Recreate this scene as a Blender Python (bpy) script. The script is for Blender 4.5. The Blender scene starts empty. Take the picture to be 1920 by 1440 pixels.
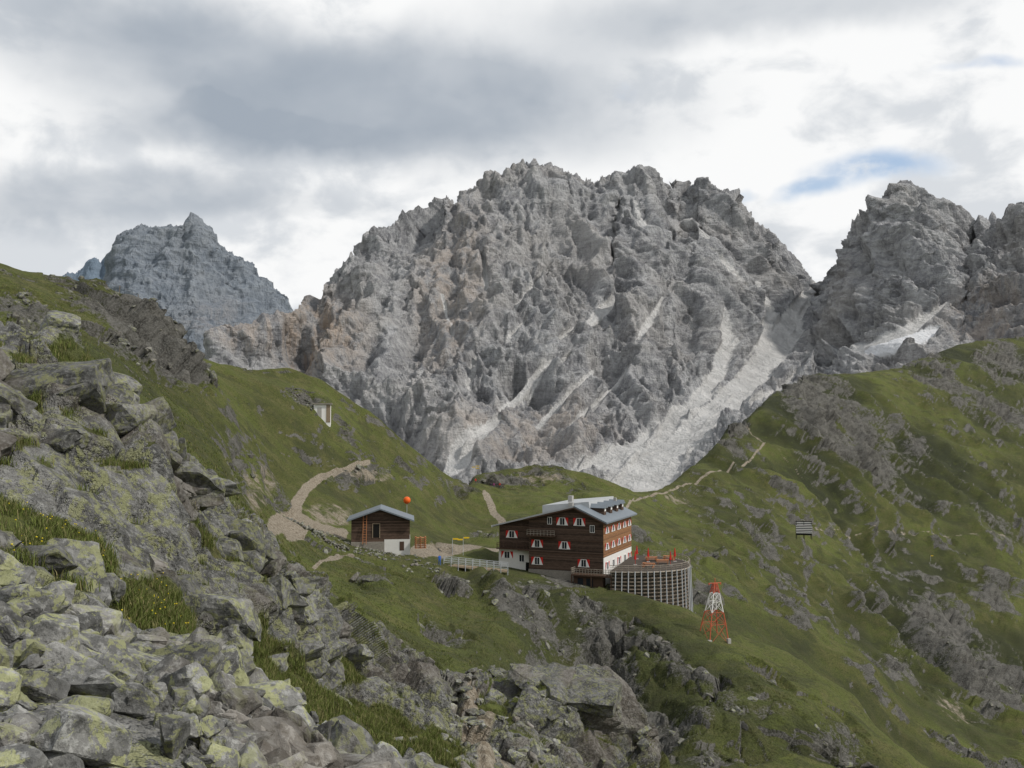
import bpy, bmesh, math, time
import numpy as np
from mathutils import Vector, Matrix
T0=time.time()
rng=np.random.default_rng(7)
F=1884.0; TH=math.atan(80/1884.0); CT,ST=math.cos(TH),math.sin(TH)
def P(px,py,d):
    v=(720-py)/F; yc=CT-v*ST
    return np.stack([(px-960)/F/yc*d, d+0*px, (ST+v*CT)/yc*d],-1)
def P1(px,py,d):
    return Vector(P(np.float64(px),np.float64(py),np.float64(d)))
# ---------------- noise
perm=np.random.default_rng(3).permutation(256).astype(np.int32); perm=np.concatenate([perm]*3)
G=np.random.default_rng(5).normal(size=(256,3)); G/=np.linalg.norm(G,axis=1)[:,None]; G=G.astype(np.float32)
R3=np.random.default_rng(6).random((256,3)).astype(np.float32)
def hsh(i,j,k):
    return perm[perm[perm[i&255]+(j&255)]+(k&255)]
def perlin(Q):
    Q=Q.astype(np.float32); i=np.floor(Q).astype(np.int32); f=Q-i
    u=f*f*f*(f*(f*6-15)+10); out=0
    for a in (0,1):
        wa=u[:,0] if a else 1-u[:,0]
        for b in (0,1):
            wb=u[:,1] if b else 1-u[:,1]
            for c in (0,1):
                wc=u[:,2] if c else 1-u[:,2]
                g=G[hsh(i[:,0]+a,i[:,1]+b,i[:,2]+c)]
                out=out+wa*wb*wc*(g[:,0]*(f[:,0]-a)+g[:,1]*(f[:,1]-b)+g[:,2]*(f[:,2]-c))
    return out*1.4
def ridged(Q): return 1-2*np.abs(perlin(Q))
def facet(Q,tilt=0.9,step=0.6):
    Q=Q.astype(np.float32); i=np.floor(Q).astype(np.int32); n=len(Q)
    b1=np.full(n,9.,np.float32); b2=b1.copy(); val=np.zeros(n,np.float32)
    for a in (-1,0,1):
        for b in (-1,0,1):
            for c in (-1,0,1):
                h=hsh(i[:,0]+a,i[:,1]+b,i[:,2]+c)
                r=R3[h]
                dx=Q[:,0]-i[:,0]-a-r[:,0]; dy=Q[:,1]-i[:,1]-b-r[:,1]; dz=Q[:,2]-i[:,2]-c-r[:,2]
                d=dx*dx+dy*dy+dz*dz
                g=G[(h*7+13)&255]
                m=d<b1
                b2=np.where(m,b1,np.minimum(b2,d))
                b1=np.where(m,d,b1)
                val=np.where(m,step*(r[:,1]-0.5)+tilt*(g[:,0]*dx+g[:,1]*dy+g[:,2]*dz),val)
    crack=np.clip((np.sqrt(b2)-np.sqrt(b1))*6,0,1)
    return val-0.25*(1-crack)
def sstep(a,b,x):
    t=np.clip((x-a)/(b-a),0,1); return t*t*(3-2*t)
# ---------------- loft
def gsm(a,s):
    if s<=0: return a
    r=int(3*s)+1; k=np.exp(-0.5*(np.arange(-r,r+1)/s)**2); k/=k.sum()
    return np.convolve(np.pad(a,r,mode='edge'),k,mode='valid')
def pchip_rows(Y,counts):
    K=len(Y); D=Y[1:]-Y[:-1]; M=np.zeros_like(Y)
    for k in range(1,K-1):
        a,b=D[k-1],D[k]; s=(a*b)>0
        M[k]=np.where(s,2*a*b/np.where(s,a+b,1),0)
    M[0]=D[0]; M[-1]=D[-1]
    out=[]
    for k in range(K-1):
        n=counts[k]; t=(np.arange(n)/n)[:,None]
        h00=2*t**3-3*t**2+1; h10=t**3-2*t**2+t; h01=-2*t**3+3*t**2; h11=t**3-t**2
        out.append(h00*Y[k]+h10*M[k]+h01*Y[k+1]+h11*M[k+1])
    out.append(Y[-1][None]); return np.concatenate(out,0)
def loft(rows,pxs,counts,sig):
    pxs=np.asarray(pxs,float)
    step=pxs[1]-pxs[0]; PY=[];LD=[]
    for r,s in zip(rows,sig):
        r=np.array(r,float)
        PY.append(gsm(np.interp(pxs,r[:,0],r[:,1]),s/step))
        LD.append(gsm(np.interp(pxs,r[:,0],np.log(r[:,2])),max(s,22)/step))
    PY=pchip_rows(np.array(PY),counts); D=np.exp(pchip_rows(np.array(LD),counts))
    PX=np.broadcast_to(pxs,PY.shape)
    sidx=np.concatenate([k+np.arange(n)/n for k,n in enumerate(counts)]+[[len(counts)]])
    return PX,PY,D,P(PX,PY,D),sidx
def gnormal(V):
    du=np.gradient(V,axis=1); dv=np.gradient(V,axis=0)
    n=np.cross(du,dv); L=np.linalg.norm(n,axis=-1,keepdims=True)
    return n/np.maximum(L,1e-9), L[...,0]
def mesh_np(name,V,Fc,mat,smooth=True,attrs=None):
    me=bpy.data.meshes.new(name); k=Fc.shape[1]
    me.vertices.add(len(V)); me.vertices.foreach_set("co",np.ascontiguousarray(V,np.float32).ravel())
    me.loops.add(Fc.size); me.loops.foreach_set("vertex_index",np.ascontiguousarray(Fc,np.int32).ravel())
    me.polygons.add(len(Fc)); me.polygons.foreach_set("loop_start",np.arange(0,Fc.size,k,dtype=np.int32))
    me.polygons.foreach_set("use_smooth",np.full(len(Fc),smooth))
    me.update(calc_edges=True)
    if attrs is not None:
        a=me.color_attributes.new("mask",'FLOAT_COLOR','POINT')
        a.data.foreach_set("color",np.ascontiguousarray(attrs,np.float32).ravel())
    me.materials.append(mat)
    ob=bpy.data.objects.new(name,me); bpy.context.scene.collection.objects.link(ob); return ob
def grid_faces(R,C):
    i=np.arange(R*C).reshape(R,C)
    return np.stack([i[:-1,:-1],i[:-1,1:],i[1:,1:],i[1:,:-1]],-1).reshape(-1,4)
def blob(px,py,cx,cy,rx,ry,ang=0,soft=0.5):
    a=math.radians(ang); dx=px-cx; dy=py-cy
    u=(dx*math.cos(a)+dy*math.sin(a))/rx; v=(-dx*math.sin(a)+dy*math.cos(a))/ry
    return sstep(1+soft,1-soft,np.sqrt(u*u+v*v))
def band(px,py,pts,soft=0.5):
    best=np.zeros_like(px,dtype=float)
    for (x0,y0,w0),(x1,y1,w1) in zip(pts[:-1],pts[1:]):
        L2=(x1-x0)**2+(y1-y0)**2
        t=np.clip(((px-x0)*(x1-x0)+(py-y0)*(y1-y0))/L2,0,1)
        d=np.hypot(px-x0-t*(x1-x0),py-y0-t*(y1-y0)); w=w0+t*(w1-w0)
        best=np.maximum(best,sstep(1+soft,1-soft,d/w))
    return best
# ---------------- material helpers
class NT:
    def __init__(s,name):
        s.m=bpy.data.materials.new(name); s.m.use_nodes=True; s.t=s.m.node_tree; s.b=s.t.nodes["Principled BSDF"]
        s.b.inputs["Roughness"].default_value=0.9; s.b.inputs["Specular IOR Level"].default_value=0.15
    def n(s,typ,ins=None,**kw):
        nd=s.t.nodes.new(typ)
        for k,v in kw.items(): setattr(nd,k,v)
        for k,v in (ins or {}).items(): s.set(nd,k,v)
        return nd
    def set(s,nd,k,v):
        if isinstance(v,bpy.types.NodeSocket): s.t.links.new(v,nd.inputs[k])
        else: nd.inputs[k].default_value=v
    def math(s,op,a,b=0.0,c=False):
        nd=s.n('ShaderNodeMath',{0:a,1:b},operation=op); nd.use_clamp=c; return nd.outputs[0]
    def mix(s,f,a,b):
        nd=s.n('ShaderNodeMix',data_type='RGBA'); s.set(nd,0,f)
        for k,v in ((6,a),(7,b)):
            if not isinstance(v,bpy.types.NodeSocket) and len(v)==3: v=(*v,1)
            s.set(nd,k,v)
        return nd.outputs[2]
    def noise(s,scale,detail=6,rough=0.6,vec=None,dist=0):
        nd=s.n('ShaderNodeTexNoise',{'Scale':scale,'Detail':detail,'Roughness':rough,'Distortion':dist})
        if vec is not None: s.set(nd,'Vector',vec)
        return nd.outputs[0]
    def ss(s,x,a,b):
        nd=s.n('ShaderNodeMapRange',{0:x,1:a,2:b},interpolation_type='SMOOTHSTEP'); return nd.outputs[0]
    def pos(s):
        return s.n('ShaderNodeNewGeometry').outputs['Position']
    def mapping(s,vec,scale=(1,1,1),rot=(0,0,0)):
        return s.n('ShaderNodeMapping',{'Vector':vec,'Scale':scale,'Rotation':rot}).outputs[0]
    def bump(s,h,strength,dist):
        nd=s.n('ShaderNodeBump',{'Height':h,'Strength':strength,'Distance':dist}); s.set(s.b,'Normal',nd.outputs[0])
    def col(s,c): s.set(s.b,'Base Color',c if isinstance(c,bpy.types.NodeSocket) or len(c)==4 else (*c,1)); return s.m
def simple(name,c,rough=0.8,var=0.25,scale=6,metal=0):
    k=NT(name); p=k.n('ShaderNodeTexCoord').outputs['Object']
    f=k.noise(scale,3,0.6,p)
    k.col(k.mix(f,tuple(x*(1-var) for x in c),tuple(min(1,x*(1+var)) for x in c)))
    k.b.inputs["Roughness"].default_value=rough; k.b.inputs["Metallic"].default_value=metal
    return k.m
def rock_nodes(k,pos,sc=1.0):
    n1=k.noise(0.8*sc,4,0.68,pos); n2=k.noise(5*sc,5,0.74,pos); n3=k.noise(0.25*sc,2,0.5,pos)
    c=k.mix(k.ss(n1,0.35,0.65),(0.075,0.075,0.072),(0.200,0.198,0.188))
    c=k.mix(k.math('MULTIPLY',k.ss(n2,0.5,0.62),0.55),c,(0.33,0.33,0.315))
    c=k.mix(k.math('MULTIPLY',k.ss(n2,0.46,0.36),0.6),c,(0.042,0.042,0.038))
    c=k.mix(k.math('MULTIPLY',k.ss(n3,0.5,0.65),0.3),c,(0.19,0.15,0.11))
    l=k.noise(2.3*sc,5,0.78,pos,0.4)
    lm=k.math('MULTIPLY',k.ss(l,0.505,0.56),k.ss(n3,0.68,0.46))
    c2=k.mix(k.math('MULTIPLY',lm,0.75),c,k.mix(n2,(0.175,0.185,0.085),(0.34,0.345,0.17)))
    h=k.math('ADD',k.math('MULTIPLY',n2,0.5),n1)
    return c2,h
# ---- terrain material
k=NT("terrain_grass_rock"); pos=k.pos()
at=k.n('ShaderNodeAttribute',attribute_name="mask"); sp=k.n('ShaderNodeSeparateColor',{0:at.outputs['Color']})
rk,pt,nearm=sp.outputs[0],sp.outputs[1],sp.outputs[2]; heath=at.outputs['Alpha']
nA=k.noise(0.035,3,0.6,pos); nB=k.noise(0.35,5,0.65,pos); nC=k.noise(3.0,4,0.74,pos); nD=k.noise(0.12,4,0.7,pos)
g=k.mix(k.ss(nA,0.35,0.65),(0.085,0.093,0.028),(0.118,0.138,0.036))
g=k.mix(k.math('MULTIPLY',k.ss(nB,0.42,0.68),0.65),g,(0.155,0.14,0.06))
g=k.mix(k.math('MULTIPLY',k.ss(nD,0.5,0.62),0.6),g,(0.055,0.060,0.028))
g=k.mix(k.math('MULTIPLY',heath,k.ss(nB,0.15,0.5)),g,(0.036,0.040,0.021))
g=k.mix(k.math('MULTIPLY',k.ss(nC,0.56,0.36),0.65),g,(0.030,0.037,0.014))
rc,rh=rock_nodes(k,pos,1.0)
far=k.mix(k.ss(nB,0.35,0.65),(0.045,0.043,0.038),(0.130,0.125,0.112))
far=k.mix(k.math('MULTIPLY',k.ss(nC,0.45,0.6),0.5),far,(0.21,0.205,0.185))
rcol=k.mix(nearm,far,rc)
fr=k.math('ADD',rk,k.math('MULTIPLY',k.math('SUBTRACT',k.math('ADD',k.math('MULTIPLY',nB,0.55),k.math('MULTIPLY',nC,0.45)),0.5),1.7))
fr=k.ss(fr,0.36,0.56)
c=k.mix(fr,g,rcol)
dirt=k.mix(k.ss(nC,0.4,0.6),(0.20,0.165,0.12),(0.34,0.30,0.24))
fp=k.ss(k.math('ADD',pt,k.math('MULTIPLY',k.math('SUBTRACT',nB,0.5),1.0)),0.38,0.62)
c=k.mix(fp,c,dirt); k.col(c)
hh=k.math('ADD',k.math('MULTIPLY',nC,0.7),k.math('MULTIPLY',nB,0.9))
k.bump(hh,1.0,0.6); M_TERR=k.m
# ---- boulder material
def boulder_mat(name,v0,v1):
    k=NT(name); pos=k.pos(); c,h=rock_nodes(k,pos,1.7)
    ri=k.n('ShaderNodeAttribute',attribute_name="mask"); rs=k.n('ShaderNodeSeparateColor',{0:ri.outputs['Color']})
    hs=k.n('ShaderNodeHueSaturation',{'Color':c,'Value':k.math('ADD',v0,k.math('MULTIPLY',rs.outputs[0],v1))})
    k.col(hs.outputs[0]); k.bump(h,0.9,0.07); return k.m
M_BOUL=boulder_mat("lichen_boulder",0.68,0.65); M_BOUL2=boulder_mat("dark_outcrop_rock",0.6,0.5)
# ---- grass
k=NT("grass_blades"); ri=k.n('ShaderNodeAttribute',attribute_name="mask"); rs=k.n('ShaderNodeSeparateColor',{0:ri.outputs['Color']})
c=k.mix(rs.outputs[0],(0.07,0.088,0.023),(0.165,0.20,0.052)); c=k.mix(rs.outputs[1],c,(0.27,0.23,0.115)); k.col(c); M_GRASS=k.m
# ---- mountain
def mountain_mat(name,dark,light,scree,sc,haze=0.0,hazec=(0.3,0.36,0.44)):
    k=NT(name); pos=k.pos()
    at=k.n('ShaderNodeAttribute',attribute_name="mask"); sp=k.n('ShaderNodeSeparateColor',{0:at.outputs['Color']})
    pv=k.mapping(pos,(1,1,0.2),(0,math.radians(10),0)); ph=k.mapping(pos,(0.3,0.3,2.2),(0,math.radians(-8),0))
    a=k.noise(0.045*sc,6,0.72,pv,0.2); b=k.noise(0.04*sc,5,0.7,ph); d=k.noise(0.12*sc,5,0.76,pos); e=k.noise(0.006*sc,3,0.6,pos)
    t=k.math('ADD',k.math('MULTIPLY',a,0.45),k.math('ADD',k.math('MULTIPLY',b,0.24),k.math('MULTIPLY',d,0.31)))
    c=k.mix(k.ss(t,0.41,0.57),dark,light)
    c=k.mix(k.math('MULTIPLY',k.ss(d,0.54,0.64),0.5),c,tuple(min(1,x*1.2) for x in light))
    c=k.mix(k.math('MULTIPLY',k.ss(e,0.45,0.65),0.4),c,(light[0]*0.97,light[1]*0.90,light[2]*0.82))
    c=k.mix(k.math('MULTIPLY',sp.outputs[1],k.ss(a,0.38,0.6)),c,(0.46,0.34,0.24))
    c=k.mix(k.math('MULTIPLY',at.outputs['Alpha'],0.72),c,tuple(x*0.5 for x in dark))  # recess shade painted into the rock colour, from mask alpha
    s=k.math('ADD',sp.outputs[0],k.math('MULTIPLY',k.math('SUBTRACT',k.math('ADD',k.math('MULTIPLY',a,0.5),k.math('MULTIPLY',d,0.5)),0.5),1.5))
    sc_c=k.mix(k.ss(a,0.38,0.62),tuple(x*0.76 for x in scree),scree)
    c=k.mix(k.ss(s,0.34,0.58),c,sc_c)
    c=k.mix(sp.outputs[2],c,(0.9,0.91,0.93))
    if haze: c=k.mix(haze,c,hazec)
    k.col(c); k.bump(k.math('ADD',k.math('MULTIPLY',a,1.2),k.math('ADD',k.math('MULTIPLY',d,0.5),k.math('MULTIPLY',b,0.5))),1.0,15/sc); return k.m
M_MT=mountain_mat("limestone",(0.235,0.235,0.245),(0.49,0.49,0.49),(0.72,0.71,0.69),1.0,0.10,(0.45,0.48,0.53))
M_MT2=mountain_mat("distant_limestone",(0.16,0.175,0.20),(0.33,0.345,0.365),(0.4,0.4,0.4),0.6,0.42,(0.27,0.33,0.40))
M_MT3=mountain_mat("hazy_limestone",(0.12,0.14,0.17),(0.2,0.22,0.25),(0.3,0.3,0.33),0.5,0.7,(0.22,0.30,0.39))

# ================= TERRAIN
rows=[
[(-300,1900,3),(700,2100,3.5),(1200,2300,6),(2250,2300,20)],
[(-300,1420,5),(0,1400,5.5),(300,1430,6),(600,1470,8),(720,1500,10),(900,1560,22),(1100,1560,35),(1300,1600,60),(1600,1700,80),(1920,1900,100),(2250,2000,110)],
[(-300,1090,11),(0,1125,11),(150,1165,11.5),(250,1245,11.5),(400,1275,12),(500,1325,12.5),(600,1390,12.5),(720,1455,13),(850,1445,32),(1000,1450,42),(1200,1500,60),(1500,1600,90),(1920,1800,120),(2250,1900,130)],
[(-300,1000,15),(0,1010,15),(150,1050,16),(300,1150,17),(400,1200,18),(500,1260,22),(600,1330,28),(700,1370,32),(850,1400,40),(1000,1400,48),(1200,1440,62),(1500,1550,95),(1920,1750,130),(2250,1850,140)],
[(-300,860,20),(0,900,20),(100,930,20),(200,980,21),(300,1040,23),(400,1110,25),(500,1180,30),(600,1230,36),(700,1290,42),(850,1330,48),(1000,1350,54),(1100,1370,58),(1200,1430,66),(1500,1500,100),(1920,1700,140),(2250,1800,150)],
[(-300,560,34),(0,624,32),(60,640,31),(150,675,30),(195,705,30),(215,755,30),(280,795,31),(330,828,32),(370,878,33),(420,918,35),(480,975,37),(540,1045,40),(600,1112,44),(640,1165,46),(700,1235,50),(800,1285,56),(860,1282,60),(1000,1295,60),(1100,1315,62),(1180,1350,66),(1215,1430,72),(1300,1480,90),(1500,1450,110),(1600,1460,110),(1920,1650,150),(2250,1750,160)],
[(-300,620,46),(0,680,44),(190,770,43),(360,930,46),(540,1110,54),(640,1220,60),(700,1270,66),(800,1310,75),(900,1310,82),(1000,1340,85),(1100,1400,85),(1200,1440,95),(1300,1440,105),(1500,1400,120),(1600,1450,120),(1920,1620,170),(2250,1720,180)],
[(-300,560,90),(0,600,88),(200,680,90),(400,850,95),(540,1020,105),(600,1080,108),(640,1100,110),(700,1120,112),(800,1150,115),(900,1170,120),(950,1185,122),(1000,1230,123),(1060,1290,128),(1100,1290,136),(1200,1280,138),(1300,1290,135),(1400,1300,130),(1540,1370,125),(1700,1480,125),(1920,1600,190),(2250,1680,200)],
[(-300,520,125),(0,560,125),(200,640,125),(400,800,130),(520,985,142),(640,1035,148),(700,1040,150),(800,1055,160),(900,1075,172),(1000,1085,174),(1100,1108,173),(1200,1132,170),(1280,1140,168),(1340,1165,164),(1400,1185,161),(1500,1255,155),(1600,1325,148),(1700,1405,142),(1760,1450,142),(1920,1560,200),(2250,1650,210)],
[(-300,500,145),(0,535,145),(200,600,150),(400,750,160),(520,965,160),(600,995,165),(700,1018,175),(800,1033,180),(900,1045,192),(1000,1050,205),(1100,1060,208),(1180,1085,208),(1280,1172,202),(1340,1205,202),(1400,1235,202),(1500,1300,202),(1600,1368,202),(1700,1440,207),(1920,1480,230),(2250,1550,240)],
[(-300,480,160),(0,510,158),(200,570,168),(300,640,178),(400,710,186),(540,850,195),(650,900,205),(700,930,210),(800,975,220),(880,1005,235),(930,985,250),(1000,970,255),(1100,965,260),(1200,985,258),(1300,1040,262),(1400,1090,265),(1540,1180,270),(1700,1290,270),(1920,1390,270),(2250,1450,280)],
[(-300,470,170),(0,498,168),(200,552,182),(400,690,198),(480,712,212),(540,730,218),(600,755,222),(700,835,232),(800,905,245),(880,945,265),(930,925,290),(1000,910,300),(1100,920,300),(1200,938,300),(1300,965,330),(1400,970,350),(1540,1020,370),(1700,1090,390),(1920,1170,390),(2250,1220,400)],
[(-300,455,175),(0,493,173),(200,548,186),(400,683,204),(480,698,220),(540,702,229),(600,726,233),(700,805,243),(800,878,254),(880,930,275),(930,905,303),(1000,890,312),(1100,902,310),(1200,928,308),(1300,905,370),(1400,860,420),(1540,820,470),(1700,850,510),(1920,880,550),(2250,900,580)],
[(-300,440,180),(0,490,178),(60,512,180),(130,528,185),(200,545,190),(300,620,198),(350,655,203),(400,680,207),(480,690,225),(540,685,235),(600,710,240),(700,785,250),(800,858,262),(860,908,280),(882,918,300),(897,892,310),(950,880,318),(1000,877,320),(1060,880,320),(1100,888,318),(1150,905,315),(1190,922,315),(1240,922,340),(1270,900,380),(1330,850,430),(1365,800,460),(1400,785,480),(1440,745,520),(1500,708,560),(1540,703,580),(1600,702,610),(1690,690,660),(1740,668,700),(1800,645,740),(1920,630,800),(2250,600,850)],
[(-300,600,230),(0,620,230),(400,780,260),(600,800,290),(800,940,310),(900,980,360),(1000,960,370),(1200,1000,380),(1400,900,560),(1600,800,720),(1920,720,900),(2250,700,950)],
[(-300,900,420),(0,900,420),(600,1050,470),(1000,1250,520),(1200,1250,520),(1500,1050,780),(1920,900,1150),(2250,900,1200)],
]
counts=[25,95,60,90,150,44,95,95,34,90,75,55,70,14,8]
pxs=np.arange(-300,2252,2.3)
sig=[20]*4+[14,5]+[18]*7+[5,18,18]
PX,PY,D,V,sidx=loft(rows,pxs,counts,sig)
S=np.broadcast_to(sidx[:,None],PX.shape)
sh=PX.shape; n,_=gnormal(V)
f=lambda a:np.ascontiguousarray(a.reshape(-1,*a.shape[2:]))
px,py,d,v,nn,s=f(PX),f(PY),f(D),f(V),f(n),f(S)
nn=np.where(nn[:,2:3]<0,-nn,nn)
# rock mask
fore=((s<6.3)&(px<1260)).astype(float)*sstep(1260,1190,px)
rock=np.zeros_like(px)
forerock=fore*sstep(1.8,2.3,s)
gr=np.zeros_like(px)
for b in [(60,1000,190,50,20),(290,1145,110,55,35),(30,760,60,30,30),(540,1290,100,45,35),(690,1370,130,55,25),(480,1190,60,20,40),(150,690,70,14,20),(320,840,60,12,45),(820,1400,60,40,20),(240,770,40,12,30),(640,1240,60,18,40),(930,1330,40,30,30),(400,1010,50,12,45)]:
    gr=np.maximum(gr,blob(px,py,*b))
forerock*=1-0.95*gr
rock=np.maximum(rock,forerock*0.95)
pile=((s<2.15)&(px<760)).astype(float); rock=np.maximum(rock,pile)
mid=(s>=6.0)
rb=[(265,640,150,38,32,.75),(60,600,90,45,25,.55),(150,560,60,18,20,.4),(345,690,45,22,30,.7),(670,890,70,16,-10,.5),(460,880,25,50,0,.3),(850,1100,45,18,20,.6),(960,1170,90,16,48,.7),(1060,1250,110,18,42,.75),(1040,1095,90,14,6,.6),(570,740,35,14,10,.7),
 (1500,735,40,40,60,.8),(1560,780,120,55,48,.95),(1640,860,60,30,50,.7),(1385,800,22,16,-40,.8),(1410,760,16,12,0,.7),(1740,690,80,35,40,.65),(1880,680,60,40,30,.8),(1800,740,70,30,35,.6),(1700,830,70,30,40,.5),(1900,790,60,25,35,.55),(1700,940,60,35,40,.5),(1870,1000,70,30,35,.4),
 (1760,1180,70,60,40,.72),(1860,1280,90,70,40,.78),(1700,1240,60,30,40,.62),(1560,1370,90,40,40,.65),(1350,1400,110,50,25,.7),(1230,1370,60,60,60,.7),(1450,1340,80,30,40,.6),(1330,1120,25,50,-30,.5),(1190,1000,30,12,30,.4),(1110,945,50,12,10,.3),(960,905,60,14,0,.45),(1050,895,60,14,15,.45),
 (1000,1320,120,30,35,.5),(880,1290,60,18,0,.4),(1880,1130,60,40,40,.6),(1430,1000,60,14,35,.4),(1000,1130,50,18,30,.55),(830,1180,60,20,30,.6),(700,1100,50,14,20,.45),(1150,1230,80,34,45,.75),(760,1230,80,20,35,.6),(1120,1160,80,22,20,.7),(1250,1240,70,28,40,.65),(1330,1290,90,26,30,.7),(1180,1320,60,34,50,.7),(1060,1330,60,30,40,.7),(1440,1250,60,16,38,.5)]
mr=np.zeros_like(px)
for b in rb: mr=np.maximum(mr,blob(px,py,b[0],b[1],b[2],b[3],b[4],0.55)*b[5])
nz0=perlin(v/np.array([70,70,50])+3.3)
nz1=perlin(v/np.array([22,22,14])); nz2=perlin(v/np.array([7,7,5]))
mr=mr*(0.9+0.9*nz1+0.6*nz2)
al=(v[:,0]*0.7-v[:,1]*0.7); ac=(v[:,0]*0.7+v[:,1]*0.7)
Qr=np.stack([al/80+0.3*nz1,ac/38+1.1*nz0+0.25*nz1,v[:,2]/90],-1)
gul=ridged(Qr)*0.85+0.3*ridged(Qr*2.1+5)*sstep(12,10.5,s)-0.5+0.25*nz2+.25*nz1
right=sstep(1180,1400,px)*mid*sstep(8.6,9.2,s)
lowr=sstep(900,1150,py)*0.10
mr=np.maximum(mr,right*sstep(0.0,0.45,gul*0.6+0.8*nz2+0.5*nz1-0.16+lowr)*0.6)
mr=np.maximum(mr,mid*(1-right)*sstep(0.3,0.75,nz1+0.7*nz2)*0.42)
mr=np.clip(mr,0,1)*np.where(mid,1,0)
rock=np.maximum(rock,mr)
# paths
path=np.zeros_like(px)
def pth(pts,k_=1.0,smin=6.2,smax=14):
    global path
    path=np.maximum(path,k_*band(px,py,pts)*((s>smin)&(s<smax)))
pth([(695,862,5),(650,878,7),(605,890,8),(575,915,9),(555,945,12),(548,975,16),(590,990,16),(640,998,14)])
pth([(520,985,20),(560,1000,14)]); pth([(905,930,4),(925,955,5),(945,980,6)]); pth([(780,1035,12),(860,1030,9),(930,1030,8)])
pth([(1180,935,2.2),(1250,922,2.2),(1350,890,2.4),(1410,855,2.4),(1440,825,2.4),(1400,790,2.4)],.62); pth([(1440,825,2),(1520,880,1.6)],.5)
pth([(1520,990,1.8),(1640,995,1.8),(1760,1005,1.8),(1920,1015,1.8)],.58); pth([(590,1060,3),(620,1045,4),(660,1042,4)])
pth([(1190,930,3),(1170,960,3)],.7)
path=np.maximum(path,0.45*blob(px,py,480,920,35,60,20)*mid); path=np.maximum(path,0.5*blob(px,py,620,965,60,22,10)*mid)
path=np.maximum(path,0.55*blob(px,py,690,890,60,14,0)*mid);path=np.maximum(path,0.5*blob(px,py,1270,935,30,8,20)*mid)
path=np.maximum(path,0.45*blob(px,py,1790,1330,60,22,35)*mid);path=np.maximum(path,0.45*blob(px,py,1000,900,80,10,0)*mid)
path=np.maximum(path,0.6*band(px,py,[(880,1275,14),(885,1330,18),(900,1400,30),(930,1450,40)])*(s<6.3))
# heath (dark vegetation)
hth=np.zeros_like(px)
for b in [(1180,1200,230,70,25,.8),(1150,1330,260,110,20,.95),(1450,1380,200,80,30,.8),(1020,1140,120,40,30,.8),(1560,800,170,90,45,.8),(1760,900,160,60,35,.7),(1880,760,120,80,30,.6),(1750,1200,200,120,35,.6),(200,700,160,60,30,.5),(1060,1180,60,120,-40,.7),(1450,1050,150,60,30,.35),(300,800,140,40,38,.45),(760,960,100,30,30,.4)]:
    hth=np.maximum(hth,blob(px,py,b[0],b[1],b[2],b[3],b[4],0.7)*b[5])
hth=np.clip(hth*(0.9+0.8*nz1)+0.35*nz2*mid+right*sstep(0.15,-0.5,gul)*0.6+right*.5*sstep(0,.4,nz0),0,1)*mid
# displacement
damp=1-np.maximum(blob(px,py,1060,1075,160,35,0,0.4),blob(px,py,715,1030,80,22,0,0.4))*((s>7.2)&(s<9.8))*0.92
disp=np.zeros_like(px)
for w,a in ((60,2.8),(26,2.0),(11,1.05),(4.5,0.45),(1.8,0.17),(0.7,0.05)):
    wt=sstep(w*2.5,w*6,d)
    disp+=a*perlin(v/w+w)*wt
disp+=right*(gul*6.5)*sstep(13.2,12.2,s)*sstep(190,330,d)
m68=(s>6.1)&(s<8.2)
disp+=m68*(2.6*band(px,py,[(900,1080,14),(960,1160,22),(1050,1245,26),(1140,1330,28)],.9)-2.4*band(px,py,[(985,1110,18),(1050,1180,30),(1150,1270,40),(1240,1360,44)],.95))
disp+=m68*(1.3*ridged(np.stack([v[:,0]/14,v[:,1]/40,v[:,2]/60],-1))-.8)*sstep(80,120,d)*sstep(600,760,px)
dr=np.zeros_like(px); rmask=rock>0.12; idx=np.where(rmask)[0]
vi=v[idx]; di=d[idx]
ca,sa=math.cos(math.radians(38)),math.sin(math.radians(38))
RT=np.array([[ca,0,sa],[0,1,0],[-sa,0,ca]])
vr=vi@RT; vr[:,0]*=0.55; vr[:,1]*=0.8; vr[:,2]*=1.35
acc=np.zeros(len(idx))
for w,a in ((16,0.26),(6,0.40),(2.3,0.52),(0.85,0.42)):
    wt=sstep(w*4,w*9,di)
    sel=np.where(wt>0.01)[0]
    fv=facet(vr[sel]/w+3.3*w)
    acc[sel]+=w*a*fv*wt[sel]
rs_=np.clip(rock[idx]*1.25,0,1)*(1-0.75*sstep(5.02,5.3,s[idx])*(s[idx]<6.05))
dr[idx]=acc*rs_
crest=1-0.6*np.exp(-((s-13)/0.25)**2)
v2=v+nn*((disp*crest+dr)*damp)[:,None]
V2=v2.reshape(V.shape); n2,area=gnormal(V2); n2=np.where(n2[...,2:3]<0,-n2,n2)
nz=n2.reshape(-1,3)[:,2]; ar=area.ravel()
ledge=fore*sstep(0.76,0.92,nz)*sstep(-0.1,0.35,perlin(v/2.6+9)+0.08)*(1-pile)
rock=rock*(1-0.85*ledge)
steep=sstep(0.62,0.42,nz)*mid*0.6; rock=np.maximum(rock,steep)
nearm=sstep(120,60,d)
att=np.stack([rock,path,nearm,hth],-1)
terr=mesh_np("hillside_terrain",v2,grid_faces(*sh),M_TERR,True,att)
print("terrain",time.time()-T0)
bpy.context.view_layer.update()
def gz(x,y):
    ok,loc,nr,i=terr.ray_cast(Vector((x,y,500)),Vector((0,0,-1)))
    return loc.z if ok else -30
def ground_px(pxx,dd):
    x=(pxx-960)/F*dd; return Vector((x,dd,gz(x,dd)))

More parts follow.
